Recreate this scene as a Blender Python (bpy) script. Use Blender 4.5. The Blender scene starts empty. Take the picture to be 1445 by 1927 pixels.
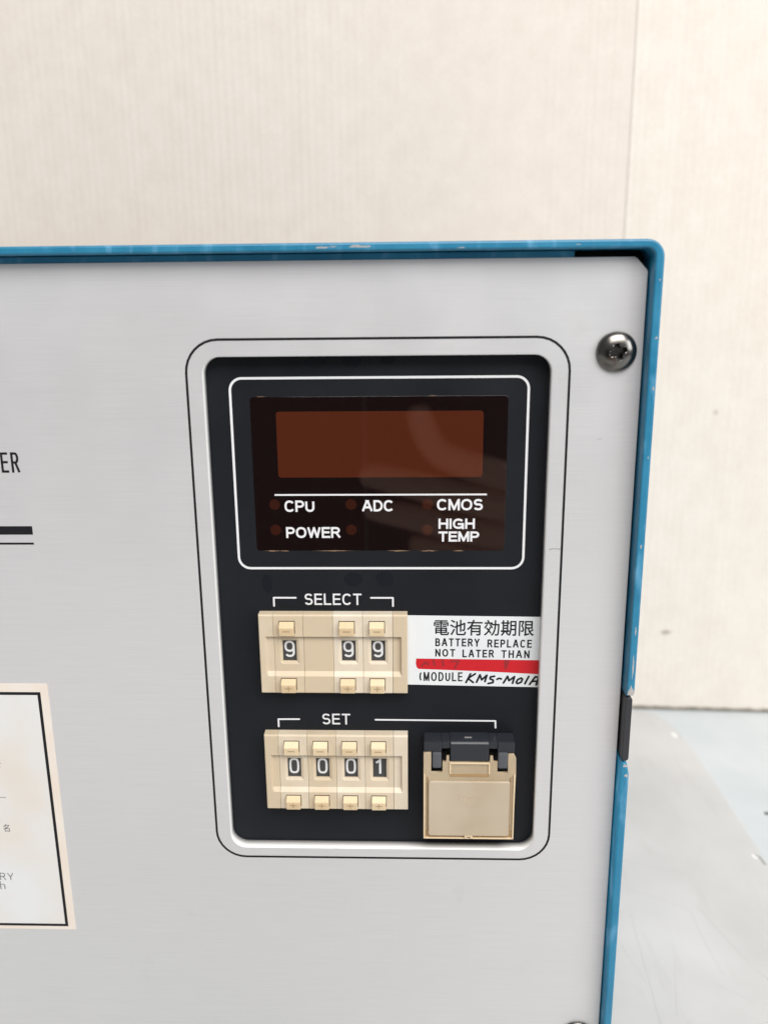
import bpy, bmesh, math, random
from mathutils import Vector, Matrix
random.seed(7)
SC = bpy.context.scene
COL = SC.collection
MM = 0.001
Z0 = 250.0            # height of the lens above the table, in mm; all sizes below are mm with z measured from the lens

# ------------------------------------------------------------------ camera
cam = bpy.data.cameras.new('camera')
cam.sensor_fit = 'VERTICAL'; cam.sensor_height = 36.0; cam.lens = 1550 / 1927 * 36.0
cam.clip_start = 0.01; cam.clip_end = 20
cam.dof.use_dof = True; cam.dof.focus_distance = 0.228; cam.dof.aperture_fstop = 11.5
camo = bpy.data.objects.new('camera', cam); COL.objects.link(camo)
r_ = Vector((0.9995, 0.03006, -0.00959)); d_ = Vector((-0.00201, -0.24247, -0.97016)); f_ = Vector((-0.03149, 0.96969, -0.24229))
mw = Matrix((( r_.x, -d_.x, -f_.x, 0), (r_.y, -d_.y, -f_.y, -0.207055), (r_.z, -d_.z, -f_.z, Z0*MM), (0, 0, 0, 1)))
camo.matrix_world = mw
SC.camera = camo

# ------------------------------------------------------------------ light
w = bpy.data.worlds.new('World'); SC.world = w; w.use_nodes = True
bg = w.node_tree.nodes['Background']; bg.inputs[0].default_value = (0.97, 0.975, 0.98, 1); bg.inputs[1].default_value = 0.27
def area(name, loc, target, sx, sy, power, col):
    l = bpy.data.lights.new(name, 'AREA'); l.shape = 'RECTANGLE'; l.size = sx; l.size_y = sy; l.energy = power; l.color = col
    o = bpy.data.objects.new(name, l); COL.objects.link(o); o.location = loc
    o.rotation_euler = (Vector(target) - Vector(loc)).to_track_quat('-Z', 'Y').to_euler()
    return o
area('ceiling_lamp', (0.30, -1.0, 1.45), (0.0, 0.05, 0.2), 1.4, 0.9, 54, (1.0, 0.975, 0.945))
area('window_light', (1.9, -1.2, 0.9), (0.0, 0.0, 0.2), 0.9, 1.1, 30, (0.93, 0.97, 1.0))
SC.view_settings.view_transform = 'Standard'; SC.view_settings.look = 'None'
SC.view_settings.exposure = -0.36; SC.view_settings.gamma = 1.0
SC.render.engine = 'CYCLES'
SC.cycles.use_denoising = True
SC.cycles.max_bounces = 8

# ------------------------------------------------------------------ materials
def mat(name, col, rough=0.5, metal=0.0, spec=0.5, **k):
    m = bpy.data.materials.new(name); m.use_nodes = True
    b = m.node_tree.nodes['Principled BSDF']
    b.inputs['Base Color'].default_value = (*col, 1); b.inputs['Roughness'].default_value = rough
    b.inputs['Metallic'].default_value = metal; b.inputs['Specular IOR Level'].default_value = spec
    for n, v in k.items(): b.inputs[n.replace('_', ' ')].default_value = v
    return m
class N:
    """small helper for node graphs"""
    def __init__(s, m): s.m = m; s.t = m.node_tree; s.b = s.t.nodes['Principled BSDF']
    def n(s, typ, **k):
        x = s.t.nodes.new(typ)
        for a, v in k.items():
            if a.startswith('i_'): x.inputs[a[2:].replace('_', ' ')].default_value = v
            else: setattr(x, a, v)
        return x
    def l(s, a, b): s.t.links.new(a, b)
    def pos(s, scale=(1, 1, 1), obj=False, rot=(0, 0, 0)):
        tc = s.n('ShaderNodeTexCoord') if obj else s.n('ShaderNodeNewGeometry')
        mp = s.n('ShaderNodeMapping'); mp.inputs['Scale'].default_value = scale; mp.inputs['Rotation'].default_value = rot
        s.l(tc.outputs['Object'] if obj else tc.outputs['Position'], mp.inputs[0]); return mp.outputs[0]
    def noise(s, scale, detail=3, vec=None, rough=0.5):
        x = s.n('ShaderNodeTexNoise'); x.inputs['Scale'].default_value = scale; x.inputs['Detail'].default_value = detail; x.inputs['Roughness'].default_value = rough
        if vec is not None: s.l(vec, x.inputs['Vector'])
        return x.outputs['Fac']
    def ramp(s, fac, stops):
        x = s.n('ShaderNodeValToRGB'); e = x.color_ramp.elements
        while len(e) < len(stops): e.new(0.5)
        for i, (p, c) in enumerate(stops):
            e[i].position = p; e[i].color = (*c, 1) if len(c) == 3 else c
        s.l(fac, x.inputs[0]); return x.outputs[0]
    def mix(s, fac, a, b, mode='MIX'):
        x = s.n('ShaderNodeMix', data_type='RGBA', blend_type=mode)
        for sock, v in ((x.inputs[0], fac), (x.inputs[6], a), (x.inputs[7], b)):
            if hasattr(v, 'links'): s.l(v, sock)
            elif isinstance(v, tuple): sock.default_value = (*v, 1)
            else: sock.default_value = v
        return x.outputs[2]
    def bump(s, h, strength, dist=0.0002):
        x = s.n('ShaderNodeBump'); x.inputs['Strength'].default_value = strength; x.inputs['Distance'].default_value = dist
        s.l(h, x.inputs['Height']); s.l(x.outputs[0], s.b.inputs['Normal'])
    def col(s, c): s.l(c, s.b.inputs['Base Color'])
    def rough(s, c): s.l(c, s.b.inputs['Roughness'])

def mk_aluminium():
    m = mat('brushed_aluminium', (0.69, 0.695, 0.70), 0.42, 0.4); g = N(m)
    streak = g.noise(1.0, 5, g.pos((5, 5, 3800)), 0.65); fine = g.noise(1.0, 3, g.pos((60, 60, 9000)))
    blot = g.noise(9, 5, g.pos()); spots = g.noise(55, 5, g.pos()); dust = g.noise(420, 2, g.pos())
    c = g.ramp(streak, [(0.25, (0.645, 0.65, 0.655)), (0.75, (0.675, 0.675, 0.68))])
    c = g.mix(1.0, c, g.ramp(fine, [(0.25, (0.90, 0.90, 0.905)), (0.75, (1, 1, 1))]), 'MULTIPLY')
    c = g.mix(1.0, c, g.ramp(blot, [(0.35, (0.965, 0.98, 0.98)), (0.65, (1.0, 0.975, 0.985))]), 'MULTIPLY')
    c = g.mix(1.0, c, g.ramp(spots, [(0.25, (0.955, 0.945, 0.935)), (0.36, (1, 1, 1))]), 'MULTIPLY')
    c = g.mix(g.ramp(dust, [(0.76, (0, 0, 0)), (0.80, (0.35,)*3)]), c, (0.82, 0.82, 0.82))
    g.col(c)
    g.rough(g.ramp(spots, [(0.3, (0.52,)*3), (0.7, (0.40,)*3)]))
    g.b.inputs['Anisotropic'].default_value = 0.4
    g.bump(fine, 0.03, 0.0001)
    return m
def mk_blue():
    m = mat('blue_paint', (0.02, 0.19, 0.42), 0.35); g = N(m)
    n1 = g.noise(120, 4, g.pos()); n2 = g.noise(900, 3, g.pos()); n3 = g.noise(260, 5, g.pos((1, 1, .35)))
    base = g.ramp(n1, [(0.3, (0.012, 0.150, 0.270)), (0.7, (0.020, 0.190, 0.325))])
    scuff = g.ramp(n3, [(0.54, (0, 0, 0)), (0.68, (0.6,)*3)])
    g.col(g.mix(scuff, base, (0.12, 0.32, 0.5)))
    g.rough(g.ramp(n1, [(0.3, (0.3,)*3), (0.7, (0.46,)*3)]))
    g.bump(n2, 0.25, 0.0002)
    return m
def mk_cream(name, a, b, rough=0.42):
    m = mat(name, a, rough); g = N(m)
    n = g.noise(140, 3, g.pos()); oi = g.n('ShaderNodeObjectInfo')
    f = g.n('ShaderNodeMath', operation='MULTIPLY_ADD'); g.l(n, f.inputs[0]); f.inputs[1].default_value = 0.7; g.l(oi.outputs['Random'], f.inputs[2])
    g.col(g.ramp(f.outputs[0], [(0.25, a), (1.2 / 1.2, b)]))
    g.b.inputs['Subsurface Weight'].default_value = 0.25; g.b.inputs['Subsurface Radius'].default_value = (1.2, 0.8, 0.4); g.b.inputs['Subsurface Scale'].default_value = 0.001
    g.bump(g.noise(1500, 2, g.pos()), 0.06, 0.0001)
    return m
def mk_black_plate():
    m = mat('black_plate', (0.012, 0.0145, 0.021), 0.5, spec=0.2); g = N(m)
    n = g.noise(35, 5, g.pos()); g.col(g.ramp(n, [(0.3, (0.0062, 0.0074, 0.0102)), (0.7, (0.0092, 0.0106, 0.0145))]))
    g.rough(g.ramp(n, [(0.35, (0.45,)*3), (0.65, (0.56,)*3)]))
    g.bump(g.noise(2600, 2, g.pos()), 0.12, 0.0001)
    return m
def mk_card(ca, cb):
    m = mat('cardboard', ca, 0.85, spec=0.2); g = N(m)
    fib = g.noise(1, 5, g.pos((90, 90, 70)), 0.6); fine = g.noise(1, 3, g.pos((650, 650, 500))); big = g.noise(3.2, 3, g.pos())
    c = g.ramp(fib, [(0.3, ca), (0.7, cb)])
    c = g.mix(1.0, c, g.ramp(fine, [(0.3, (0.955, 0.95, 0.945)), (0.7, (1, 1, 1))]), 'MULTIPLY')
    g.col(g.mix(1.0, c, g.ramp(big, [(0.3, (0.965, 0.95, 0.935)), (0.7, (1, 1, 1))]), 'MULTIPLY'))
    g.bump(fine, 0.25, 0.0003)
    return m
def mk_table():
    m = mat('table_laminate', (0.66, 0.71, 0.74), 0.42); g = N(m)
    n = g.noise(26, 5, g.pos()); g.col(g.ramp(n, [(0.3, (0.51, 0.55, 0.568)), (0.7, (0.575, 0.602, 0.617))]))
    return m
def mk_sheet():
    m = mat('worn_sheet', (0.6, 0.58, 0.57), 0.38); g = N(m)
    n = g.noise(20, 6, g.pos()); n2 = g.noise(1, 4, g.pos((160, 24, 1), rot=(0, 0, 0.5)))
    c = g.ramp(n, [(0.3, (0.485, 0.479, 0.474)), (0.7, (0.575, 0.568, 0.563))])
    g.col(g.mix(1.0, c, g.ramp(n2, [(0.28, (0.955, 0.95, 0.945)), (0.42, (1, 1, 1))]), 'MULTIPLY'))
    g.rough(g.ramp(n, [(0.3, (0.3,)*3), (0.7, (0.48,)*3)]))
    return m
def mk_paper(name, a, b, sc=60):
    m = mat(name, a, 0.6); g = N(m)
    n = g.noise(sc, 4, g.pos()); g.col(g.ramp(n, [(0.35, a), (0.7, b)])); return m
def mk_flap(name, a, b, tr):
    m = mat(name, a, 0.3); g = N(m)
    n = g.noise(75, 4, g.pos()); g.col(g.ramp(n, [(0.35, a), (0.65, b)]))
    g.b.inputs['Transmission Weight'].default_value = tr; g.b.inputs['IOR'].default_value = 1.35
    g.bump(g.noise(700, 2, g.pos()), 0.08, 0.0002)
    return m
M = dict(
    alu=mk_aluminium(), blue=mk_blue(), plate=mk_black_plate(), card=mk_card((0.645, 0.583, 0.525), (0.69, 0.632, 0.575)), card2=mk_card((0.69, 0.632, 0.567), (0.735, 0.682, 0.62)), edge=mk_paper('gap_shade_brown', (0.15, 0.125, 0.095), (0.28, 0.235, 0.18), 400), table=mk_table(), sheet=mk_sheet(), flap=mk_flap('amber_plastic', (0.72, 0.58, 0.40), (0.80, 0.67, 0.48), 0.55), pad=mk_flap('frosted_amber_plastic', (0.70, 0.59, 0.445), (0.78, 0.68, 0.54), 0.5), rim=mat('amber_edge', (0.66, 0.52, 0.345), 0.35),
    cream=mk_cream('ivory_plastic', (0.635, 0.56, 0.455), (0.53, 0.435, 0.31), 0.5), key=mk_cream('key_plastic', (0.66, 0.535, 0.355), (0.60, 0.46, 0.285), 0.48),
    sign=mat('sign_ink', (0.36, 0.24, 0.12), 0.5), slot=mat('slot_shadow_gap', (0.05, 0.035, 0.025), 0.8),
    wheel=mat('wheel_grey', (0.042, 0.041, 0.041), 0.5), digit=mat('digit_white', (0.62, 0.62, 0.62), 0.5),
    ink=mat('black_ink', (0.008, 0.008, 0.01), 0.55, spec=0.25), ink2=mat('grey_ink', (0.08, 0.08, 0.085), 0.6), white=mat('white_ink', (0.66, 0.66, 0.68), 0.5),
    pane=mat('tinted_pane', (0.0065, 0.003, 0.003), 0.03, spec=0.75), amber=mat('amber_window', (0.064, 0.0145, 0.006), 0.03, spec=0.75), led=mat('unlit_lamp', (0.030, 0.008, 0.0045), 0.03, spec=0.75),
    dark=mat('dark_interior', (0.008, 0.008, 0.01), 0.7), chassis=mat('black_steel', (0.012, 0.011, 0.013), 0.6), trim=mat('black_trim', (0.022, 0.023, 0.027), 0.5),
    steel=mat('dark_screw_steel', (0.15, 0.142, 0.133), 0.24, 1.0), bare=mat('bare_metal', (0.52, 0.50, 0.48), 0.4, 0.6),
    hinge=mat('black_hinge_plastic', (0.016, 0.019, 0.025), 0.38), lug=mat('grey_lug_plastic', (0.07, 0.075, 0.085), 0.5),
    label=mk_paper('label_paper', (0.60, 0.625, 0.645), (0.655, 0.67, 0.68)), red=mat('red_tape', (0.47, 0.010, 0.017), 0.45, spec=0.3), redink=mat('ink_under_tape', (0.25, 0.010, 0.014), 0.45),
    sticker=mk_paper('yellowed_paper', (0.68, 0.60, 0.525), (0.70, 0.645, 0.585), 90), stickerw=mk_paper('stained_paper', (0.64, 0.65, 0.66), (0.63, 0.585, 0.53), 38),
    rubber=mat('rubber', (0.02, 0.02, 0.02), 0.8), gum=mat('brown_gum', (0.20, 0.13, 0.08), 0.5), scratch=mat('scratch_grey', (0.40, 0.39, 0.385), 0.45), tear=mat('torn_white', (0.85, 0.85, 0.85), 0.6),
    marker=mat('dark_mark', (0.03, 0.03, 0.03), 0.6), smudge=mat('greasy_smudge', (0.0065, 0.0075, 0.011), 0.55, spec=0.15), faint=mat('faint_embossing', (0.47, 0.37, 0.26), 0.5), cream2=mat('button_ivory', (0.84, 0.75, 0.60), 0.4),
    liner=mat('brightened_edge', (0.74, 0.73, 0.715), 0.5, 0.2), stain=mat('brown_stain', (0.38, 0.32, 0.26), 0.8), scuff=mat('pale_scuff', (0.76, 0.71, 0.66), 0.8), added_flap=mat('reflection_darkener', (0.02, 0.014, 0.012), 0.55), phone=mat('phone_black', (0.006, 0.006, 0.007), 0.35), skin=mat('skin', (0.70, 0.46, 0.36), 0.5), nail=mat('nail', (0.66, 0.45, 0.38), 0.3),
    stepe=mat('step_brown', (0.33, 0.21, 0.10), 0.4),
)

# ------------------------------------------------------------------ mesh helpers (mm, z from the lens)
def finish(name, me, m, parent=None, smooth=False):
    """link a mesh whose vertices are in mm; origin to its box centre; parent keeps world place"""
    vs = [v.co for v in me.vertices]
    lo = Vector([min(c[i] for c in vs) for i in range(3)]); hi = Vector([max(c[i] for c in vs) for i in range(3)])
    c = (lo + hi) / 2
    for v in me.vertices: v.co = (v.co - c) * MM
    me.materials.clear(); me.materials.append(M[m] if isinstance(m, str) else m)
    if smooth:
        for p in me.polygons: p.use_smooth = True
    o = bpy.data.objects.new(name, me); COL.objects.link(o)
    place(o, c, parent)
    return o
WL = {}
def place(o, c, parent):
    wl = Vector((c[0]*MM, c[1]*MM, (c[2] + Z0)*MM)); WL[o.name] = wl
    if parent is not None:
        o.parent = parent; o.location = wl - WL[parent.name]
    else: o.location = wl
def copy_to(o, c, parent):
    k = o.copy(); COL.objects.link(k); place(k, c, parent); return k
def centre(o):
    v = WL[o.name]; return Vector((v.x/MM, v.y/MM, v.z/MM - Z0))
def pyd(name, verts, faces, m, parent=None, bevel=0, seg=1, smooth=False):
    bm = bmesh.new(); vs = [bm.verts.new(v) for v in verts]
    for f in faces: bm.faces.new([vs[i] for i in f])
    bmesh.ops.recalc_face_normals(bm, faces=bm.faces)
    if bevel: bmesh.ops.bevel(bm, geom=list(bm.edges), offset=bevel, segments=seg, affect='EDGES', profile=0.6, clamp_overlap=True)
    me = bpy.data.meshes.new(name); bm.to_mesh(me); bm.free()
    return finish(name, me, m, parent, smooth)
BOXF = [(0, 1, 2, 3), (4, 7, 6, 5), (0, 4, 5, 1), (1, 5, 6, 2), (2, 6, 7, 3), (3, 7, 4, 0)]
def box(name, x0, x1, y0, y1, z0, z1, m, parent=None, bevel=0, seg=2):
    v = [(x0, y0, z0), (x1, y0, z0), (x1, y0, z1), (x0, y0, z1), (x0, y1, z0), (x1, y1, z0), (x1, y1, z1), (x0, y1, z1)]
    return pyd(name, v, BOXF, m, parent, bevel, seg)
def prism(name, prof, x0, x1, m, parent=None, bevel=0, seg=2):
    """(y,z) profile swept along x"""
    n = len(prof); v = [(x0, y, z) for y, z in prof] + [(x1, y, z) for y, z in prof]
    f = [tuple(range(n)), tuple(range(2*n - 1, n - 1, -1))] + [(i, (i+1) % n, n + (i+1) % n, n + i) for i in range(n)]
    return pyd(name, v, f, m, parent, bevel, seg)
def rr(x0, z0, x1, z1, r, n=8):
    p = []
    for cx, cz, a in ((x1-r, z1-r, 0), (x0+r, z1-r, 90), (x0+r, z0+r, 180), (x1-r, z0+r, 270)):
        for i in range(n + 1):
            t = math.radians(a + 90*i/n); p.append((cx + r*math.cos(t), cz + r*math.sin(t)))
    return p
def eval_curve(c):
    o = bpy.data.objects.new('tmp', c); COL.objects.link(o)
    me = bpy.data.meshes.new_from_object(o.evaluated_get(bpy.context.evaluated_depsgraph_get()))
    bpy.data.objects.remove(o); return me
def shape(name, loops, yf, thick, m, parent=None, bevel=0, smooth=False):
    """closed (x,z) loops filled (inner loops are holes); front face at y=yf, body behind it"""
    c = bpy.data.curves.new('shape', 'CURVE'); c.dimensions = '2D'; c.fill_mode = 'BOTH'
    c.extrude = max(thick/2 - bevel, 0); c.bevel_depth = bevel; c.offset = -bevel; c.bevel_resolution = 2
    for pts in loops:
        s = c.splines.new('POLY'); s.points.add(len(pts) - 1); s.use_cyclic_u = True
        for q, (x, z) in zip(s.points, pts): q.co = (x, z, 0, 1)
    me = eval_curve(c); bpy.data.curves.remove(c)
    for v in me.vertices: v.co = Vector((v.co.x, yf + thick/2 - v.co.z, v.co.y))
    bm = bmesh.new(); bm.from_mesh(me); bmesh.ops.remove_doubles(bm, verts=bm.verts, dist=1e-4); bm.to_mesh(me); bm.free()
    return finish(name, me, m, parent, smooth)
def ring(name, x0, z0, x1, z1, r, wd, yf, m, parent):
    return shape(name, [rr(x0, z0, x1, z1, r), rr(x0+wd, z0+wd, x1-wd, z1-wd, max(r-wd, .1))], yf, 0.05, m, parent)
def text(name, s, x0, x1, zt, zb, yf, m, parent, bold=0.0, shear=0.0, space=1.0, skew=0.0):
    """lettering cut to the given box on the plane y=yf"""
    c = bpy.data.curves.new('t', 'FONT'); c.body = s; c.offset = bold; c.extrude = 0.004; c.shear = shear; c.space_character = space; c.resolution_u = 6
    me = eval_curve(c); bpy.data.curves.remove(c)
    xs = [v.co.x for v in me.vertices]; ys = [v.co.y for v in me.vertices]
    ax, bx, ay, by = min(xs), max(xs), min(ys), max(ys)
    for v in me.vertices:
        x = x0 + (v.co.x - ax)/(bx - ax)*(x1 - x0)
        v.co = Vector((x, yf + 0.015 - v.co.z*3, zb + (v.co.y - ay)/(by - ay)*(zt - zb) + skew*(x - x0)))
    return finish(name, me, m, parent)
def stroke_faces(pts, wd, verts, faces, yf, cap=5):
    """one round-ended pen stroke as a flat strip with small thickness"""
    for (ax, az), (bx, bz) in zip(pts[:-1], pts[1:]):
        a = math.atan2(bz - az, bx - ax); loop = []
        for (cx, cz, a0) in ((bx, bz, a - math.pi/2), (ax, az, a + math.pi/2)):
            for i in range(cap + 1):
                t = a0 + math.pi*i/cap; loop.append((cx + wd/2*math.cos(t), cz + wd/2*math.sin(t)))
        n = len(verts); k = len(loop); dy = random.uniform(0, 0.006)
        verts += [(x, yf - dy, z) for x, z in loop]
        faces.append(tuple(range(n, n + k)))
def strokes(name, lines, wd, yf, m, parent):
    v, f = [], []
    for p in lines: stroke_faces(p, wd, v, f, yf)
    return pyd(name, v, f, m, parent)
def blob(name, cx, cz, rx, rz, yf, m, parent, jag=0.3, n=14, seed=0):
    rnd = random.Random(seed); p = []
    for i in range(n):
        t = 2*math.pi*i/n; k = 1 + rnd.uniform(-jag, jag); p.append((cx + rx*k*math.cos(t), cz + rz*k*math.sin(t)))
    return shape(name, [p], yf, 0.02, m, parent)

# ------------------------------------------------------------------ lettering drawn from pen strokes (grotesque capitals)
def A_(cx, cy, rx, ry, a0, a1, n=12, p=1.0):
    o = []
    for i in range(n + 1):
        t = math.radians(a0 + (a1 - a0)*i/n); c, q = math.cos(t), math.sin(t)
        o.append((cx + rx*math.copysign(abs(c)**p, c), cy + ry*math.copysign(abs(q)**p, q)))
    return o
BOWL = lambda x, y0, y1, r: [(0, y1), (x, y1)] + A_(x, (y0+y1)/2, r, (y1-y0)/2, 90, -90, 8)[1:-1] + [(x, y0), (0, y0)]
GLY = {
 'A': (.98, [[(0, 0), (.43, 1)], [(.98, 0), (.55, 1)], [(.40, 1), (.58, 1)], [(.17, .33), (.81, .33)]]),
 'B': (.8, [[(0, 0), (0, 1)], BOWL(.45, .53, 1, .27), BOWL(.5, 0, .53, .3)]),
 'C': (.88, [A_(.46, .5, .46, .5, 38, 322, 20, .85)]),
 'D': (.85, [[(0, 0), (0, 1)], BOWL(.38, 0, 1, .47)]),
 'E': (.72, [[(0, 0), (0, 1)], [(0, 1), (.72, 1)], [(0, .52), (.67, .52)], [(0, 0), (.74, 0)]]),
 'G': (.94, [A_(.48, .5, .48, .5, 38, 345, 20, .85), [(.52, .46), (.95, .46)], [(.95, .46), (.95, -.04)]]),
 'H': (.8, [[(0, 0), (0, 1)], [(.8, 0), (.8, 1)], [(0, .52), (.8, .52)]]),
 'I': (.0, [[(0, 0), (0, 1)]]),
 'L': (.66, [[(0, 1), (0, 0)], [(0, 0), (.68, 0)]]),
 'M': (1.0, [[(0, 0), (0, 1)], [(1, 0), (1, 1)], [(.04, 1), (.5, .02)], [(.96, 1), (.5, .02)]]),
 'N': (.82, [[(0, 0), (0, 1)], [(.82, 0), (.82, 1)], [(.02, 1), (.80, 0)]]),
 'O': (.98, [A_(.49, .5, .49, .5, 0, 360, 28, .88)]),
 'P': (.78, [[(0, 0), (0, 1)], BOWL(.46, .45, 1, .32)]),
 'R': (.84, [[(0, 0), (0, 1)], BOWL(.48, .5, 1, .31), [(.45, .5), (.84, 0)]]),
 'S': (.78, [A_(.40, .755, .36, .245, 20, 270, 14, .9)[:-1] + A_(.40, .265, .38, .265, 90, -160, 14, .9)]),
 'T': (.8, [[(0, 1), (.8, 1)], [(.4, 1), (.4, 0)]]),
 'U': (.8, [[(0, 1), (0, .36)] + A_(.4, .36, .4, .36, 180, 360, 12, .9)[1:-1] + [(.8, .36), (.8, 1)]]),
 'W': (1.3, [[(0, 1), (.30, 0)], [(.30, 0), (.65, 1)], [(.65, 1), (1.0, 0)], [(1.0, 0), (1.3, 1)]]),
 'Y': (.86, [[(0, 1), (.43, .42)], [(.86, 1), (.43, .42)], [(.43, .46), (.43, 0)]]),
 '(': (.25, [A_(.62, .5, .62, .66, 130, 230, 8)]),
 '9': (.72, [A_(.36, .68, .36, .32, 0, 360, 20, .85), [(.72, .68), (.72, .25)] + A_(.37, .25, .35, .25, 0, -150, 10, .9)[1:]]),
 '0': (.72, [A_(.36, .5, .36, .5, 0, 360, 28, .62)]),
 '1': (.3, [[(.28, 0), (.28, 1)], [(.24, .95), (0, .80)]]),
}
def strip(pts, wd, verts, faces, y):
    """polyline with mitred joints as one flat strip"""
    n = len(pts); closed = math.dist(pts[0], pts[-1]) < 1e-6
    P2 = [Vector(p) for p in (pts[:-1] if closed else pts)]; n = len(P2); k = len(verts)
    for i in range(n):
        a = P2[i-1] if (closed or i > 0) else None; b = P2[(i+1) % n] if (closed or i < n-1) else None
        d1 = (P2[i] - a).normalized() if a is not None else None; d2 = (b - P2[i]).normalized() if b is not None else None
        if d1 is None: d1 = d2
        if d2 is None: d2 = d1
        t = (d1 + d2).normalized(); nrm = Vector((-t.y, t.x)); L = wd/2/max(.6, nrm.dot(Vector((-d1.y, d1.x))))
        for sg in (1, -1): verts.append((P2[i].x + nrm.x*L*sg, y, P2[i].y + nrm.y*L*sg))
    for i in range(n if closed else n - 1):
        j = (i + 1) % n; faces.append((k + 2*i, k + 2*i + 1, k + 2*j + 1, k + 2*j))
def caps(name, s, x0, x1, zt, zb, wd, yf, m, parent, gap=.36, skew=0.0):
    """a word of stroke capitals filling the box x0..x1, zb..zt with stroke width wd"""
    H = zt - zb - wd; g = 0.0; adv = []
    for ch in s:
        adv.append(g); g += GLY[ch][0] + gap
    tot = g - gap; kx = (x1 - x0 - wd)/max(tot, 1e-6); v, f = [], []; q = 0
    for ch, a in zip(s, adv):
        for st_ in GLY[ch][1]:
            pts = [(x0 + wd/2 + (a + px)*kx, zb + wd/2 + pz*H) for px, pz in st_]
            if len(pts) == 2:      # square ends on straight stems
                (ax, az), (bx, bz) = pts; L = math.dist(*pts) or 1; ex = .5*wd if (abs(ax-bx) < 1e-6 or abs(az-bz) < 1e-6) else .38*wd
                ux, uz = (bx-ax)/L*ex, (bz-az)/L*ex; pts = [(ax-ux, az-uz), (bx+ux, bz+uz)]
            pts = [(x, z + skew*(x - x0)) for x, z in pts]
            strip(pts, wd, v, f, yf - .0012*(q % 7)); q += 1
    return pyd(name, v, f, m, parent)

def thing(name, c, label, cat):
    o = bpy.data.objects.new(name, None); COL.objects.link(o); o.empty_display_size = 0.02
    place(o, c, None); o['label'] = label; o['category'] = cat; return o
def structure(o): o['kind'] = 'structure'; return o

# ------------------------------------------------------------------ setting: table, card wall
TZ = -250.0
tb = structure(box('table_top', -900, 900, -560, 700, TZ - 25, TZ, 'table', bevel=2))
tb['label'] = 'pale bluish white laminate table top under the control unit'; tb['category'] = 'table'

def sheet_loop():
    p = [(-420, -545), (163.5, -545), (163, 120), (162.2, 222)]
    for i in range(1, 12):
        t = math.radians(90*i/12); p.append((162.2 - 17*(1 - math.cos(t)), 222 + 49*math.sin(t)))
    p += [(145, 271.5), (-420, 271.5)]
    return p
lp = sheet_loop(); n = len(lp)
mat_sheet = pyd('work_mat', [(x, y, TZ) for x, y in lp] + [(x, y, TZ + 0.7) for x, y in lp],
    [tuple(range(n)), tuple(range(n, 2*n))] + [(i, (i+1) % n, n + (i+1) % n, n + i) for i in range(n)], 'sheet')
mat_sheet['label'] = 'scratched greyish white plastic sheet with rounded corner lying on the table'; mat_sheet['category'] = 'sheet'
def ground_strip(name, pts, wd, z, m, parent):
    v, f = [], []
    for (ax, ay), (bx, by) in zip(pts[:-1], pts[1:]):
        d = Vector((bx - ax, by - ay)).normalized(); nx, ny = -d.y*wd/2, d.x*wd/2; k = len(v)
        v += [(ax + nx, ay + ny, z), (ax - nx, ay - ny, z), (bx - nx, by - ny, z), (bx + nx, by + ny, z)]; f.append((k, k+1, k+2, k+3))
    return pyd(name, v, f, m, parent)
zs = TZ + 0.73
def wander(x0, y0, ang, L, bend, n=9):
    p = [(x0, y0)]
    for i in range(n):
        a_ = ang + bend*i/n + random.uniform(-.08, .08); x0 += L/n*math.cos(a_); y0 += L/n*math.sin(a_); p.append((x0, y0))
    return p
for x, y, a_, L, bd, wd in ((92.5, 92, -1.62, 62, .03, .16), (122, 96.6, -1.28, 32, .05, .2), (94, 107, -.45, 28, -.1, .16), (133, 62, -1.1, 34, -.5, .14), (118, 93, -1.6, 34, .15, .12), (103, 66, -1.9, 27, .1, .12), (96, 128, -.5, 30, .35, .12), (84, 74, -1.35, 22, .05, .1), (140, 140, -2.2, 22, .2, .1), (126, 46, 2.4, 16, .3, .1), (112, 150, -1.2, 18, .4, .1)):
    ground_strip('scratch', wander(x, y, a_, L, bd), wd, zs, 'scratch', mat_sheet)
ground_strip('tear', [(156.2, 243.6), (157.8, 239)], 2.2, zs, 'tear', mat_sheet)
ground_strip('tear', [(158.5, 243), (159.6, 238)], 0.8, zs, 'scratch', mat_sheet)
ground_strip('tear', [(159.8, 131), (161.3, 129.6), (161.9, 124)], 0.55, zs, 'marker', mat_sheet)
ground_strip('tear', [(158.6, 131), (160.0, 128.6)], 1.4, zs - .01, 'tear', mat_sheet)
ink = ground_strip('ink_mark', [(178.2, 165), (184, 163.2)], 2.4, TZ + 0.01, 'marker', None)
ink['label'] = 'short black ink stroke on the bluish table beside the plastic sheet'; ink['category'] = 'mark'

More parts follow.
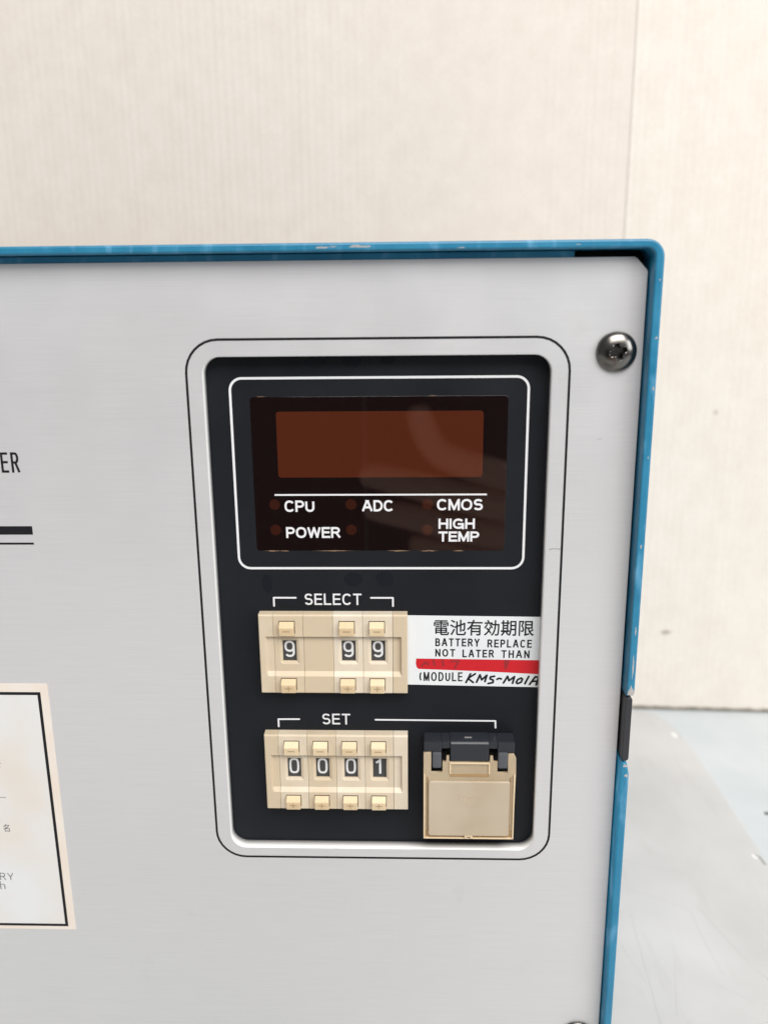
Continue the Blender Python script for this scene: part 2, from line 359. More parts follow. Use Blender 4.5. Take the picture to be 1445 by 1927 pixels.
def card_sheet(name, xa, xb, y0, ang, z1, seed, m, label):
    """ribbed board standing on the table, its front at y0 by x=xa, turned by ang about that edge"""
    rnd = random.Random(seed); pitch = 4.4; per = 6; L = abs(xb - xa); nC = int(L/pitch*per); sgn = 1 if xb > xa else -1
    rows = [TZ + 1.0, TZ + 3, TZ + 60, TZ + 260, z1]
    v, f = [], []
    amps = [rnd.uniform(.01, .07)*(.55 + .45*math.sin(.11*i_ + seed) * math.sin(.037*i_)) for i_ in range(nC//per + 2)]
    for r, z in enumerate(rows):
        for i in range(nC + 1):
            u = i*L/nC; k = u/pitch; am = amps[int(k)]
            d = -am*math.cos(2*math.pi*k)*(1.6 if r < 2 else 1)
            zz = z + (rnd.uniform(-.8, .8) if r == 0 else 0)
            v.append((xa + sgn*u*math.cos(ang), y0 - u*math.sin(ang) + d + (.5 if r == 0 else 0), zz))
    W = nC + 1
    for r in range(len(rows) - 1):
        for i in range(nC): f.append((r*W + i, r*W + i + 1, (r+1)*W + i + 1, (r+1)*W + i))
    nb = len(v); bxp = xa + sgn*L*math.cos(ang); byp = y0 - L*math.sin(ang)
    v += [(xa, y0 + 0.4, TZ + 1), (bxp, byp + 0.4, TZ + 1), (bxp, byp + 0.4, z1), (xa, y0 + 0.4, z1)]
    T = (len(rows) - 1)*W
    f += [(nb, nb+1, nb+2, nb+3), tuple(list(range(0, W)) + [nb+1, nb]), tuple(list(range(T, T + W)) + [nb+2, nb+3]), tuple([r*W for r in range(len(rows))] + [nb+3, nb])]
    o = pyd(name, v, f, m); o['label'] = label; o['category'] = 'cardboard'
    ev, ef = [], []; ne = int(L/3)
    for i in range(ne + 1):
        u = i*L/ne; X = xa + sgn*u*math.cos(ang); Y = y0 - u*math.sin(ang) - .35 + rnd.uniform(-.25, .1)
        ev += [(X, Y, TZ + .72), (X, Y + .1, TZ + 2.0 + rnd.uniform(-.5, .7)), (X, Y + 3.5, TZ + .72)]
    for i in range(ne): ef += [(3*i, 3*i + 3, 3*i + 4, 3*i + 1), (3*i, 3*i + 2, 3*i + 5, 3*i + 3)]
    pyd('gap_shade_strip', ev, ef, 'edge', o)  # dark jagged strip painting the shaded gap under the board
    return o
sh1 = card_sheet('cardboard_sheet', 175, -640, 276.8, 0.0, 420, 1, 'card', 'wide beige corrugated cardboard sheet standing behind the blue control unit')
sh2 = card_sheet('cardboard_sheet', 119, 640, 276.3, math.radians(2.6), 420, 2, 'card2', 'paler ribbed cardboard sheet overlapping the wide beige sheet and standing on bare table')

strokes('stain', [[(155.6, -197.0), (157.5, -196.3), (160.6, -197.0)], [(157.0, -197.5), (159.4, -197.3)]], .8, 273.6, 'stain', sh2)
strokes('stain', [[(176, -60), (176.6, -61.5)]], .7, 272.6, 'stain', sh2); strokes('scuff', [[(-121, 112.0), (-114, 111.5)]], .8, 277.3, 'scuff', sh1)

# ------------------------------------------------------------------ control unit
unit = thing('control_unit', (-101, 110, TZ), 'blue cased control unit with brushed aluminium front and recessed black display panel', 'control unit')
XL, XR, ZB, ZT, YF, YB = -262.0, 59.7, -243.0, 14.7, -4.0, 222.0
def arc(cx, cz, r, a0, a1, n=7):
    return [(cx + r*math.cos(math.radians(a0 + (a1-a0)*i/n)), cz + r*math.sin(math.radians(a0 + (a1-a0)*i/n))) for i in range(n+1)]
ro, ri, th = 4.2, 2.0, 2.25
up = [(XR - 0.3, -101.5), (XR, -100.6)] + arc(XR-ro, ZT-ro, ro, 0, 90) + arc(XL+ro, ZT-ro, ro, 90, 180) + [(XL, -101.5), (XL+th, -101.5)] + arc(XL+th+ri, ZT-2-ri, ri, 180, 90) + arc(XR-th-ri, ZT-2-ri, ri, 90, 0) + [(XR-th, -101.5)]
cov1 = shape('upper_cover', [up], YF, YB - YF, 'blue', unit, bevel=0.55)
lo = [(XR-th, -121.6), (XR-0.75, -121.6), (XR, -125.0)] + arc(XR-ro, ZB+ro, ro, 0, -90) + arc(XL+ro, ZB+ro, ro, -90, -180) + [(XL, -121.6), (XL+th, -121.6)] + arc(XL+th+ri, ZB+2+ri, ri, 180, 270) + arc(XR-th-ri, ZB+2+ri, ri, 270, 360)
cov2 = shape('lower_cover', [lo], YF, YB - YF, 'blue', unit, bevel=0.55)
trim = shape('side_trim', [rr(57.5, -121.0, 59.35, -102.1, 0.9)], YF + 0.3, YB - YF - 2, 'trim', unit, bevel=0.25)
trl = shape('side_trim', [rr(XL + .3, -121.0, XL + 2.2, -102.1, 0.9)], YF + 0.3, YB - YF - 2, 'trim', unit, bevel=0.25)
box('back_plate', XL + th, XR - th, YB - 3, YB - 1, ZB + 2.1, ZT - 2.1, 'chassis', unit)
box('chassis_plate', XL + th + .1, XR - th - .05, 6, 7.5, ZB + 2.1, ZT - 2.1, 'dark', unit)
box('top_rail', XL + 6, 39.4, 0.35, 5.8, 8, 12.45, 'blue', unit)
for x in (XL + 30, XR - 30):
    for y in (25, YB - 25):
        box('foot', x - 8, x + 8, y - 8, y + 8, TZ + 0.7, ZB + 0.2, 'rubber', unit, bevel=1.5)
# chipped paint on the front edge of the cover
for i, (x, z, rx, rz) in enumerate([(-20.6, 13.6, 1.5, .22), (-17.9, 13.75, .7, .14), (-12.0, 13.75, 2.1, .3), (12.2, 13.2, 1.0, .1), (39.5, 13.6, .5, .12), (58.9, -8, .25, .3), (59.0, -20, .2, .5), (58.9, -37, .2, .35), (58.7, -60, .22, .6), (58.8, -83, .2, 1.2), (58.75, -93, .22, 2.6), (58.8, 5.4, .18, .22)]):
    blob('paint_chip', x, z, rx, rz, YF - 0.012, 'bare', cov1, .45, 16, i)
pyd('paint_chip', [(57.75, YF - .012, -101.2), (59.3, YF - .012, -101.2), (59.5, YF - .012, -100.0), (58.9, YF - .012, -99.2), (58.55, YF - .012, -98.2), (58.3, YF - .012, -99.4), (57.9, YF - .012, -100.1)], [tuple(range(7))], 'bare', cov1)
blob('paint_chip', 58.4, -122.2, .55, .4, YF - .012, 'bare', cov2, .4, 12, 30)
blob('paint_chip', 58.9, -125.2, .65, .45, YF - .012, 'bare', cov2, .4, 12, 31)

# front panel with its opening
PX0, PX1, PZ0, PZ1 = XL + th + .15, 56.98, ZB + 2.4, 10.95 
panel = shape('front_panel', [[(PX0, PZ0), (PX1, PZ0), (PX1, 7.6), (56.7, 8.0), (54.3, 10.6), (53.6, PZ1), (PX0, PZ1)][::1], rr(-51.9, -152.0, 35.2, -11.8, 4.5)], 0.0, 3.4, 'alu', unit, bevel=0.12)
shape('brightening_liner', [rr(-51.9, -152.0, 35.2, -11.8, 4.5), rr(-51.84, -151.94, 35.14, -11.86, 4.44)], 0.12, 3.26, 'liner', panel)  # pale liner added so the shaded walls of the opening look brighter
ring('outline_print', -56.2, -155.3, 39.75, -7.3, 8.6, 0.62, -0.03, 'ink', panel)
caps('lettering', 'ER', -105.8, -100.95, -35.65, -41.0, .62, -0.03, 'ink', panel, gap=.75)
box('printed_bar', -255, -99.55, -0.04, 0.02, -57.7, -55.4, 'ink', panel)
box('printed_line', -255, -99.6, -0.04, 0.02, -60.45, -59.9, 'ink', panel)
strokes('scratch', [[(39.4, -61.8), (37.0, -61.7), (36.2, -61.9)]], .12, -0.02, 'ink2', panel)
strokes('scratch', [[(47.0, -33.0), (48.2, -32.8)]], .15, -0.02, 'scratch', panel)

# screws: dome with a cross recess
def screw(cx, cz, rot):
    bm = bmesh.new(); R0, Hh, seg, rg = 4.95, 2.05, 40, 9
    rows = []
    for i in range(rg + 1):
        t = i/rg; a = t*math.radians(78); rad = R0*math.sin(math.radians(78)*(1-t) + 0)/math.sin(math.radians(78))
        hh = Hh*(math.cos(math.radians(78)*(1-t)) - math.cos(math.radians(78)))/(1 - math.cos(math.radians(78)))
        rows.append((rad, hh + 0.45))
    rows = [(R0*.97, 0.0), (R0, 0.2)] + rows
    prev = None
    for rad, hh in rows:
        if rad < 1e-6:
            v = bm.verts.new((cx, -hh, cz))
            for i in range(seg): bm.faces.new((prev[i], prev[(i+1) % seg], v))
            break
        cur = [bm.verts.new((cx + rad*math.cos(2*math.pi*i/seg), -hh, cz + rad*math.sin(2*math.pi*i/seg))) for i in range(seg)]
        if prev:
            for i in range(seg): bm.faces.new((prev[i], prev[(i+1) % seg], cur[(i+1) % seg], cur[i]))
        else: bm.faces.new(cur)
        prev = cur
    bmesh.ops.recalc_face_normals(bm, faces=bm.faces)
    me = bpy.data.meshes.new('screw'); bm.to_mesh(me); bm.free()
    # cutter: tapered cross
    cb = bmesh.new(); a, L = .62, 2.35; c1 = []
    base = [(L, -a), (L, a), (a*1.5, a*1.5), (a, L), (-a, L), (-a*1.5, a*1.5), (-L, a), (-L, -a), (-a*1.5, -a*1.5), (-a, -L), (a, -L), (a*1.5, -a*1.5)]
    def rotp(p, s): c, q = math.cos(rot), math.sin(rot); return (cx + s*(p[0]*c - p[1]*q), cz + s*(p[0]*q + p[1]*c))
    lo_ = [cb.verts.new((rotp(p, 1.0)[0], -4.2, rotp(p, 1.0)[1])) for p in base]; hi_ = [cb.verts.new((rotp(p, .78)[0], -0.15, rotp(p, .78)[1])) for p in base]
    cb.faces.new(lo_); cb.faces.new(hi_)
    for i in range(12): cb.faces.new((lo_[i], lo_[(i+1) % 12], hi_[(i+1) % 12], hi_[i]))
    bmesh.ops.recalc_face_normals(cb, faces=cb.faces)
    ce = bpy.data.meshes.new('cut'); cb.to_mesh(ce); cb.free()
    o = bpy.data.objects.new('tmp', me); k = bpy.data.objects.new('tmpc', ce); COL.objects.link(o); COL.objects.link(k)
    md = o.modifiers.new('b', 'BOOLEAN'); md.object = k; md.operation = 'DIFFERENCE'; md.solver = 'EXACT'
    res = bpy.data.meshes.new_from_object(o.evaluated_get(bpy.context.evaluated_depsgraph_get()))
    bpy.data.objects.remove(o); bpy.data.objects.remove(k)
    s = finish('screw', res, 'steel', unit)
    for p in s.data.polygons: p.use_smooth = len(p.vertices) == 4 and p.area < 4e-7*4
    return s
screw(50.55, -11.3, math.radians(18)); screw(50.55, -216.3, math.radians(40)); screw(-252.5, -11.3, 0.3); screw(-252.5, -218.3, 1.0)

# caution sticker (its right end)
st = box('paper_sticker', -250, -100.45, -0.14, -0.02, -180.9, -100.6, 'sticker', unit)
box('paper_face', -245, -103.0, -0.17, -0.13, -179.0, -103.4, 'stickerw', st)
shape('border_line', [[(-247, -179.7), (-102.65, -179.7), (-102.65, -103.1), (-247, -103.1)], [(-246.2, -178.9), (-103.5, -178.9), (-103.5, -103.95), (-246.2, -103.95)]], -0.21, 0.05, 'ink', st)
caps('lettering', 'RY', -121.4, -117.3, -161.4, -163.85, .24, -0.2, 'ink2', st, gap=.45)
text('lettering', 'th', -123.4, -120.2, -164.3, -167.0, -0.2, 'ink2', st, bold=-0.014)
text('lettering', '名', -118.4, -116.5, -145.0, -147.5, -0.2, 'ink2', st)
strokes('lettering', [[(-121, -136.1), (-116.4, -136.25)], [(-119, -125.3), (-116.5, -125.3)], [(-119, -126.5), (-116.8, -126.4)]], .16, -0.2, 'ink2', st)

# recessed black plate and its print
plate = box('face_plate', -55, 38, 3.5, 5.0, -155, -8.8, 'plate', unit)
ring('frame_line', -46.2, -68.45, 30.35, -17.15, 3.4, 0.62, 3.46, 'white', plate)
def bracket(pts): strokes('bracket_line', [pts], .48, 3.46, 'white', plate)
bracket([(-37.0, -78.9), (-37.0, -76.55), (-31.0, -76.55)]); bracket([(-10.6, -76.55), (-4.65, -76.55), (-4.65, -78.9)])
bracket([(-37.2, -115.1), (-37.2, -112.85), (-31.3, -112.8)]); bracket([(-9.8, -112.85), (23.75, -113.0), (23.85, -115.1)])
caps('lettering', 'SELECT', -28.65, -13.15, -75.35, -78.6, .47, 3.45, 'white', plate, gap=.42)
caps('lettering', 'SET', -24.85, -16.9, -111.05, -114.35, .47, 3.45, 'white', plate, gap=.42)
for i, (x, z, rx, rz) in enumerate([(-23.9, -13.6, 2.6, 1.5), (-14.6, -13.4, 2.4, 1.6), (-5.5, -13.2, 2.0, 1.0), (-38.6, -72.5, 1.5, 2.6), (-15.3, -71.3, 2.6, 2.0), (-6.8, -71.2, 2.4, 2.2)]):
    blob('glue_smudge', x, z, rx, rz, 3.485, 'smudge', plate, .06, 22, i)

# display filter
pane = shape('display_filter', [rr(-40.95, -63.2, 25.0, -22.2, 0.9, 4)], 3.38, 0.5, 'pane', unit, bevel=0.05)
shape('display_window', [rr(-34.35, -43.25, 18.8, -26.0, 0.8, 4)], 3.35, 0.06, 'amber', pane)
for x in (-35.65, -15.5, 4.57):
    for z in (-50.5, -57.45):
        shape('indicator_lamp', [[(x + 1.45*math.cos(t*math.pi/12), z + 1.45*math.sin(t*math.pi/12)) for t in range(24)]], 3.355, 0.05, 'led', pane)
box('printed_line', -35.55, 20.05, 3.34, 3.37, -48.12, -47.68, 'white', pane)
for s, a, b, c, d in (('CPU', -33.05, -25.15, -49.4, -52.5), ('ADC', -12.6, -4.35, -49.35, -52.4), ('CMOS', 7.05, 19.05, -49.1, -52.15), ('POWER', -32.9, -18.45, -56.65, -59.65), ('HIGH', 7.5, 17.05, -54.4, -57.2), ('TEMP', 7.5, 18.25, -57.9, -60.7)):
    caps('lettering', s, a, b, c, d, .56, 3.34, 'white', pane, gap=.36)
for i, (x, w_) in enumerate([(-36.5, 2.4), (-33.5, 1.2), (-20, 4.5), (-3, 2.4), (5, 1.8), (13, 1.2)]):
    blob('glue_bead', x, -63.25, w_, .13, 3.37, 'gum', plate, .5, 16, 50 + i)
for i, x in enumerate([(-38), (6.0)]): blob('glue_bead', x, -22.12, 1.0, .07, 3.37, 'gum', plate, .5, 12, 70 + i)

# thumbwheel switches --------------------------------------------------
def height_mesh(name, xs, zs_, yfun, yback, m, parent):
    v, f = [], []; nx, nz = len(xs), len(zs_)
    for j in range(nz):
        for i in range(nx): v.append((xs[i], yfun(i, j), zs_[j]))
    for j in range(nz - 1):
        for i in range(nx - 1): f.append((j*nx + i, j*nx + i + 1, (j+1)*nx + i + 1, (j+1)*nx + i))
    rim = [i for i in range(nx)] + [j*nx + nx - 1 for j in range(1, nz)] + [(nz-1)*nx + i for i in range(nx - 2, -1, -1)] + [j*nx for j in range(nz - 2, 0, -1)]
    b0 = len(v)
    for r in rim: v.append((v[r][0], yback, v[r][2]))
    k = len(rim)
    for a in range(k): f.append((rim[a], rim[(a+1) % k], b0 + (a+1) % k, b0 + a))
    return pyd(name, v, f, m, parent)
YT, YC = 0.5, 1.45
def zrows(zt, h):
    return [(zt, YT + .45), (zt - .12, YT + .17), (zt - .4, YT), (zt - 6.3, YT), (zt - 6.36, YC), (zt - 7.2, YC), (zt - 7.9, YC + .35), (zt - 7.93, 2.9), (zt - 13.97, 2.9), (zt - 14.0, YC + .35), (zt - 14.75, YC), (zt - 16.8, YC), (zt - 17.95, YT), (zt - h + .25, YT), (zt - h, YT + .25)]
def module(x0, x1, zt, h, window, parent):
    rows = zrows(zt, h); Z = [r[0] for r in rows]
    if window:
        w0, w1 = x0 + 2.2, x0 + 6.0
        xs = [x0, x0 + .12, w0 - .75, w0 - .01, w0 + .01, w1 - .01, w1 + .01, w1 + .75, x1 - .12, x1]
    else: xs = [x0, x0 + .12, x1 - .12, x1]
    wi = {3: .35, 4: 9, 5: 9, 6: .35}
    def yf(i, j):
        y = rows[j][1]
        if window:
            if 6 <= j <= 9:
                if i not in wi: y = YC
                elif j in (7, 8): y = YC + .35 if wi[i] == .35 else 2.9
                else: y = YC + .35
        elif 5 <= j <= 10: y = YC
        if i in (0, len(xs) - 1): y += .12
        return y
    return height_mesh('switch_module', xs, Z, yf, 3.45, 'cream', parent)
def endplate(x0, x1, zt, h, left, parent):
    rows = [r for k, r in enumerate(zrows(zt, h)) if k not in (5, 6, 7, 8, 9, 10)]; Z = [r[0] for r in rows]
    xs = [x0, x0 + .2, x0 + 1.6, x0 + 2.1, x1 - .1, x1] if left else [x0, x0 + .1, x0 + 1.9, x0 + 2.4, x1 - .2, x1]
    def yf(i, j):
        y = rows[j][1]; inch = (i >= 3) if left else (i <= 2)
        if 4 <= j <= 5 and not inch: y = YT
        if i in (0, len(xs) - 1): y += .15
        return y
    return height_mesh('end_plate', xs, Z, yf, 3.45, 'cream', parent)
def key_mesh(x, zt, parent):
    prof = [(1.4, zt), (YT - .1, zt), (YT - 1.45, zt - 1.15), (YT - 1.55, zt - 1.45), (YT - 1.25, zt - 3.75), (1.4, zt - 3.75)]
    return prism('push_button', prof, x, x + 4.0, 'key', parent, bevel=.2)
def thumb(name, zt, h, digits, lab):
    s = box('thumbwheel_switch', -40.7, -1.0, 3.0, 3.49, zt - h + .2, zt - .2, 'slot', unit); s['label'] = lab
    endplate(-40.98, -37.1, zt, h, True, s); endplate(-4.72, -0.75, zt, h, False, s)
    k0 = None
    for i, dg in enumerate(digits):
        x0 = -37.06 + i*8.08; x1 = x0 + 8.03
        module(x0, x1, zt, h, dg is not None, s)
        if dg is None: continue
        dx = 0.05*i
        xk = x0 + 1.75 + dx*.5
        for top, sign in ((zt - 1.95, 'minus_sign'), (zt - h + 4.35, 'plus_sign')):
            box('button_slot', xk - .14, xk + 4.2, YT - .02, YT + .3, top - 3.4, top + .22, 'slot', s)
            if k0 is None: k = k0 = key_mesh(xk, top, s); off = centre(k) - Vector((xk, 0, top))
            else: k = copy_to(k0, Vector((xk, 0, top)) + off, s)
            ys = YT - 1.53 + .26
            def sbar(n_, xa, xb, za, zb): 
                # sign lies on the sloping key front
                fy = lambda z: YT - 1.55 + .3*(top - 1.45 - z)/2.3 - .03
                pyd(n_, [(xa, fy(za), za), (xb, fy(za), za), (xb, fy(zb), zb), (xa, fy(zb), zb)], [(0, 1, 2, 3)], 'sign', s)
            cx, cz = xk + 2.0, top - 2.35
            sbar(sign, cx - .95, cx + .95, cz + .13, cz - .13)
            if sign == 'plus_sign': sbar(sign, cx - .12, cx + .12, cz + .8, cz + .135); sbar(sign, cx - .12, cx + .12, cz - .135, cz - .85)
        box('number_wheel', x0 + 2.25, x0 + 5.95, 2.3, 2.8, zt - 13.94, zt - 7.96, 'wheel', s)
        if dg == '1': caps('digit', '1', x0 + 2.95, x0 + 4.6, zt - 8.25, zt - 12.95, .62, 2.27, 'digit', s)
        else: caps('digit', dg, x0 + 2.6, x0 + 5.45, zt - 8.2, zt - 13.0, .60, 2.27, 'digit', s)
    return s
thumb('thumbwheel_switch', -80.35, 23.0, ['9', None, '9', '9'], 'thumbwheel switch under SELECT showing 9, a blank and 99')
thumb('thumbwheel_switch', -116.15, 23.4, ['0', '0', '0', '1'], 'thumbwheel switch under SET showing 0001')

# battery label with red tape -----------------------------------------
bl = pyd('battery_label', [(-1.2, 3.44, -81.55), (35.6, 3.44, -81.95), (35.9, 3.44, -102.65), (-1.2, 3.44, -102.0), (-1.2, 3.495, -81.55), (35.6, 3.495, -81.95), (35.9, 3.495, -102.65), (-1.2, 3.495, -102.0)], BOXF, 'label', unit)
yl = 3.42
text('lettering', '電池有効期限', 6.4, 33.6, -82.7, -87.4, yl, 'ink', bl, bold=0.012, skew=-.006)
for s, a, b, c, d in (('BATTERY', 6.85, 18.9, -88.2, -90.55), ('REPLACE', 21.05, 33.1, -88.5, -90.85), ('NOT', 6.85, 12.3, -91.35, -93.6), ('LATER', 14.3, 22.9, -91.5, -93.8), ('THAN', 24.9, 32.6, -91.65, -93.95), ('(MODULE', 2.5, 14.4, -98.2, -100.9)):
    caps('lettering', s, a, b, c, d, .40, yl, 'ink', bl, gap=.72, skew=-.006)
pyd('red_tape', [(1.65, yl + .005, -94.2), (35.65, yl + .005, -94.6), (35.7, yl + .005, -98.75), (20, yl + .005, -97.95), (2.3, yl + .005, -97.3), (1.75, yl + .005, -96.8), (1.5, yl + .005, -95.6)], [tuple(range(7))], 'red', bl)
strokes('faded_ink', [[(3.2, -96.4), (4.2, -95.3), (5.0, -96.0)], [(6.3, -94.6), (6.7, -96.2)], [(8.8, -94.6), (9.1, -96.3)], [(11.2, -95.0), (13.3, -94.9), (12.2, -97.0)], [(25.9, -94.9), (26.2, -97.2), (26.9, -94.9), (25.9, -94.9)], [(26.2, -95.3), (26.4, -96.6)]], .6, yl - .01, 'redink', bl)
hw = [[(16.6, -98.7), (15.4, -101.3)], [(17.9, -98.7), (15.9, -100.1), (17.4, -101.3)],
      [(18.3, -101.2), (19.2, -99.0), (19.7, -100.5), (21.1, -99.1), (20.6, -101.0)],
      [(23.2, -99.4), (22.1, -99.6), (22.0, -100.2), (22.9, -100.6), (22.8, -101.3), (21.5, -101.6)],
      [(23.9, -100.3), (24.5, -100.0), (25.1, -100.2)],
      [(25.7, -101.4), (26.8, -99.4), (27.2, -100.7), (28.7, -99.5), (28.2, -101.5)],
      [(30.5, -99.9), (29.6, -100.4), (29.2, -101.2), (29.6, -101.6), (30.6, -101.1), (30.9, -100.2), (30.5, -99.9)],
      [(32.6, -99.4), (31.6, -101.6)], [(32.9, -101.8), (34.4, -99.5), (35.3, -99.7), (34.7, -102.0)], [(33.5, -100.9), (35.0, -100.8)]]
strokes('handwriting', hw, .56, yl - .005, 'ink', bl)

# guarded SET button ----------------------------------------------------
g0x, g0z, K, FY = 3.62, -119.65, 1.0174, -2.5
def G(u, v): return g0x + u*K, g0z - v*K
def gbox(name, u0, u1, v0, v1, y0, y1, m, parent, bevel=.12):
    return box(name, g0x + u0*K, g0x + u1*K, FY + 5 + y0, y1 if y1 > 0 else FY + 5 + y1, g0z - v1*K, g0z - v0*K, m, parent, bevel)
guard = gbox('button_guard', 0.3, 24.7, -2.8, 24.5, -0.2, 3.49, 'hinge', unit); guard['label'] = 'hinged amber flap over the SET button with black hinge block'
# hinge block: side cheeks, centre tongue, slots left open between them
gbox('hinge_block', 0.1, 4.9, -3.05, -0.1, -4.6, 3.4, 'hinge', guard, .3)
gbox('hinge_block', 20.0, 24.6, -3.05, 0.1, -4.6, 3.4, 'hinge', guard, .3)
prism('hinge_tongue', [(3.4, -116.45), (-1.7, -116.5), (-2.25, -117.0), (-2.6, -121.9), (-2.2, -122.3), (3.4, -122.3)], g0x + 7.25*K, g0x + 17.65*K, 'hinge', guard, .18)
gbox('hinge_bridge', 4.9, 7.25, -3.0, -1.0, -4.3, 3.4, 'hinge', guard, .15); gbox('hinge_bridge', 17.65, 20.0, -3.0, -1.0, -4.3, 3.4, 'hinge', guard, .15)
gbox('hinge_lug', 2.35, 4.85, -0.1, 4.6, -5.1, 1.4, 'lug', guard, .5); gbox('hinge_lug', 20.1, 22.75, -0.1, 4.6, -5.1, 1.4, 'lug', guard, .5)
for ua in (4.95, 17.7): gbox('slot_shade', ua, ua + 2.25, -1.0, 5.5, -0.4, 2.0, 'dark', guard, 0)  # slot bottoms coloured darker than the hinge, as painted recess shade
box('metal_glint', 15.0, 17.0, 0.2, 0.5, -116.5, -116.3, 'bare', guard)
# button behind the flap
gbox('set_button', 3.2, 21.8, 9.8, 21.0, -3.6, 1.5, 'cream2', guard, .4)
text('lettering', 'SET', g0x + 9.9, g0x + 14.2, g0z - 12.6, g0z - 15.2, -3.42, 'faint', guard)
# flap: one moulded outline with ears and notches, then the raised pad, side rails and foot
fl = [(0, 0), (2.05, 0), (2.05, 5.9), (5.15, 5.9), (5.15, 2.6), (6.2, 2.6), (6.2, 1.0), (6.9, 1.0), (6.9, 2.7), (18.0, 2.7), (18.0, 1.0), (18.75, 1.0), (18.9, 2.6), (20.0, 2.6), (20.0, 5.9), (22.9, 5.9), (22.85, 0.3), (24.4, 0.3), (25.0, 1.5), (25.1, 6.0), (24.8, 26.3), (0.1, 26.3)]
flap = shape('guard_flap', [[G(u, v) for u, v in fl][::-1]], FY, 0.9, 'flap', guard, bevel=.15)
shape('flap_pad', [rr(g0x + 1.35*K, g0z - 25.0*K, g0x + 23.5*K, g0z - 8.2*K, .7, 4)], FY - .9, 0.88, 'pad', guard, bevel=.22)
for u0, u1 in ((0.02, 0.42), (24.45, 24.85)): gbox('flap_side', u0, u1, 6.4, 26.25, -5.45, 1.4, 'rim', guard, .1)
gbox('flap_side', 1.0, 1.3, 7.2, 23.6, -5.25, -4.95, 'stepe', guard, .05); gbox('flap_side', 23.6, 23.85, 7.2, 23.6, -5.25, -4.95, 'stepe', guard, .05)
gbox('flap_foot', 0.45, 24.4, 25.9, 26.25, -5.45, 1.4, 'rim', guard, .1)
gbox('flap_bar', 7.1, 17.85, 2.75, 3.15, -5.4, -4.95, 'rim', guard, .1)
gbox('flap_bar', 7.0, 7.35, 3.15, 6.2, -5.3, -4.95, 'rim', guard, .1); gbox('flap_bar', 17.6, 17.95, 3.15, 6.2, -5.3, -4.95, 'rim', guard, .1)
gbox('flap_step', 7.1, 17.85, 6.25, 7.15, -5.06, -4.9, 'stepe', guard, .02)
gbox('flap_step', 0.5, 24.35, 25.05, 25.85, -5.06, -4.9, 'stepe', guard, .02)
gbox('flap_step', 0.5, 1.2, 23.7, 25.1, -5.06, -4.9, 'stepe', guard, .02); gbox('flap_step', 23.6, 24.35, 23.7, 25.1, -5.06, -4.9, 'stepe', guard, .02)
gbox('flap_latch', 11.3, 11.9, 24.95, 25.95, -5.8, -5.07, 'rim', guard, .15); gbox('flap_latch', 12.9, 13.5, 24.95, 25.95, -5.8, -5.07, 'rim', guard, .15); gbox('flap_latch', 11.9, 12.9, 24.95, 25.3, -5.9, -5.07, 'rim', guard, .1)

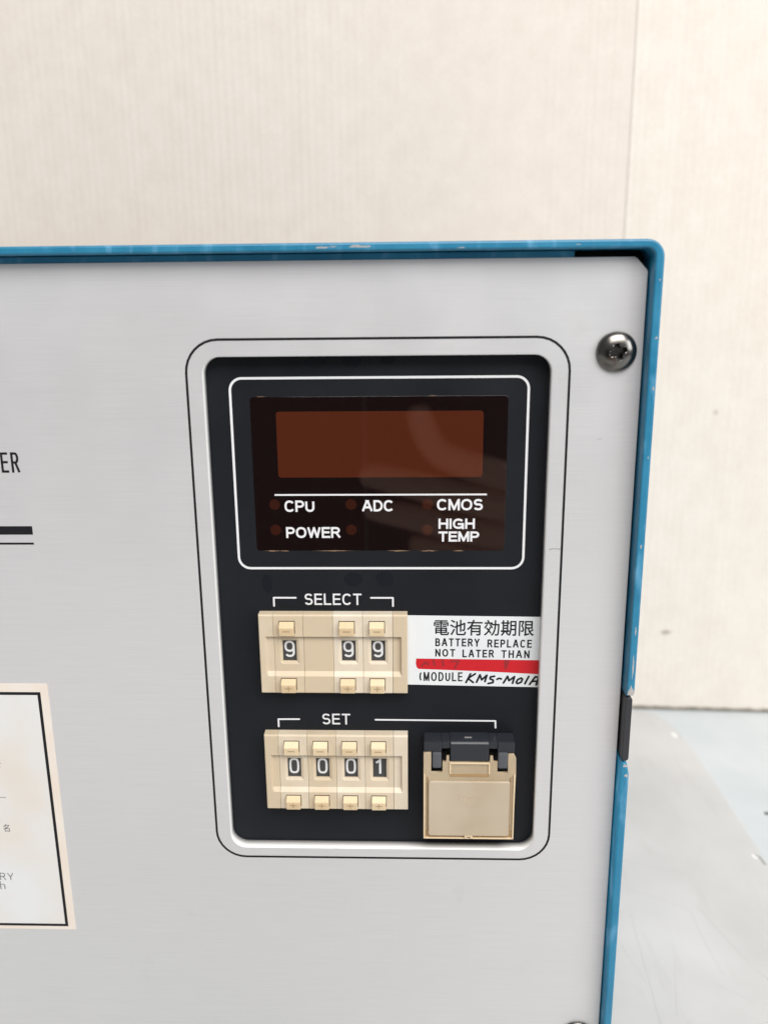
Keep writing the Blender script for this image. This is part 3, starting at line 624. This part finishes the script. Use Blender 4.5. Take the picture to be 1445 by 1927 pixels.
# ------------------------------------------------------------------ what the display filter mirrors: a hand holding up a smartphone, behind the lens
phone = thing('smartphone', (24, -256, -152), 'dark smartphone with an added dark flap facing the control unit, mirrored in its display window', 'smartphone')
shape('phone_body', [rr(-25, -152, 60, 8, 9)], -252, 8, 'phone', phone, bevel=1.5)
shape('dark_reflection_flap', [rr(-108, -153, -26, 9, 9)], -254, 2.5, 'added_flap', phone, bevel=.6)  # invented flap beside the phone, added to darken the display reflection
lens = shape('lens_bump', [rr(-21, -38, 1, 4, 8)], -253.2, 1.4, 'phone', phone, bevel=.4)
for z in (-7, -27): shape('lens_glass', [[(-10 + 6*math.cos(t*math.pi/12), z + 6*math.sin(t*math.pi/12)) for t in range(24)]], -253.6, .5, 'pane', lens)
def hand():
    J = {}; E_ = []; me = bpy.data.meshes.new('hand'); V = []
    def add(k, p, r, prev=None):
        J[k] = len(V); V.append((p, r))
        if prev: E_.append((J[prev], J[k]))
    add('palm', (66, -254, -128), (17, 22)); add('wrist', (84, -262, -182), (20, 15), 'palm'); add('arm', (100, -272, -260), (25, 20), 'wrist'); add('arm2', (112, -280, -330), (28, 24), 'arm')
    chains = dict(index=[(64, -247, -98, 11), (36, -240, -88, 9.5), (14, -241, -80, 8.8), (5, -242, -60, 8.2), (4, -243, -52, 6.5)],
                  middle=[(67, -245, -114, 11), (34, -238, -106, 9.8), (2, -238, -97, 9), (-22, -245, -93, 8.2), (-28, -248, -93, 6.5)],
                  ring=[(68, -246, -130, 10.5), (36, -239, -125, 9.2), (6, -239, -117, 8.6), (-20, -246, -113, 7.8), (-26, -249, -113, 6)],
                  little=[(70, -248, -145, 9.5), (44, -242, -143, 8), (22, -242, -137, 7.2), (4, -245, -133, 6.6), (-1, -246, -133, 5)],
                  thumb=[(70, -264, -112, 12), (62, -271, -84, 10), (45, -273, -64, 9), (38, -273, -58, 7)])
    for n_, ch in chains.items():
        prev = 'palm'
        for i, (x, y, z, r) in enumerate(ch):
            add(n_ + str(i), (x, y, z), (r, r), prev); prev = n_ + str(i)
    me.from_pydata([v[0] for v in V], E_, [])
    o = bpy.data.objects.new('tmp', me); COL.objects.link(o)
    md = o.modifiers.new('s', 'SKIN'); md.use_smooth_shade = True
    if not me.skin_vertices: 
        bpy.context.view_layer.objects.active = o
        o.select_set(True); bpy.ops.mesh.customdata_skin_add()
    for i, d in enumerate(me.skin_vertices[0].data):
        d.radius = V[i][1]; d.use_root = (i == 0)
    o.modifiers.new('u', 'SUBSURF').levels = 2
    bpy.context.view_layer.update()
    res = bpy.data.meshes.new_from_object(o.evaluated_get(bpy.context.evaluated_depsgraph_get()))
    bpy.data.objects.remove(o)
    h = finish('hand', res, 'skin', None, True); h['label'] = 'bare hand gripping the dark smartphone, mirrored in the display window'; h['category'] = 'hand'
    for n_, nr in (('index', (0, .6, .3)), ('middle', (-.4, 1, 0)), ('ring', (-.4, 1, 0))):
        x, y, z, r = chains[n_][3]
        blobm = shape('fingernail', [rr(x - 4, z - 3, x + 4, z + 6, 3.5)] if n_ == 'index' else [rr(x - 6, z - 3.5, x + 3, z + 3.5, 3)], y + r*.98, .8, 'nail', h, bevel=.3)
    return h
hand()
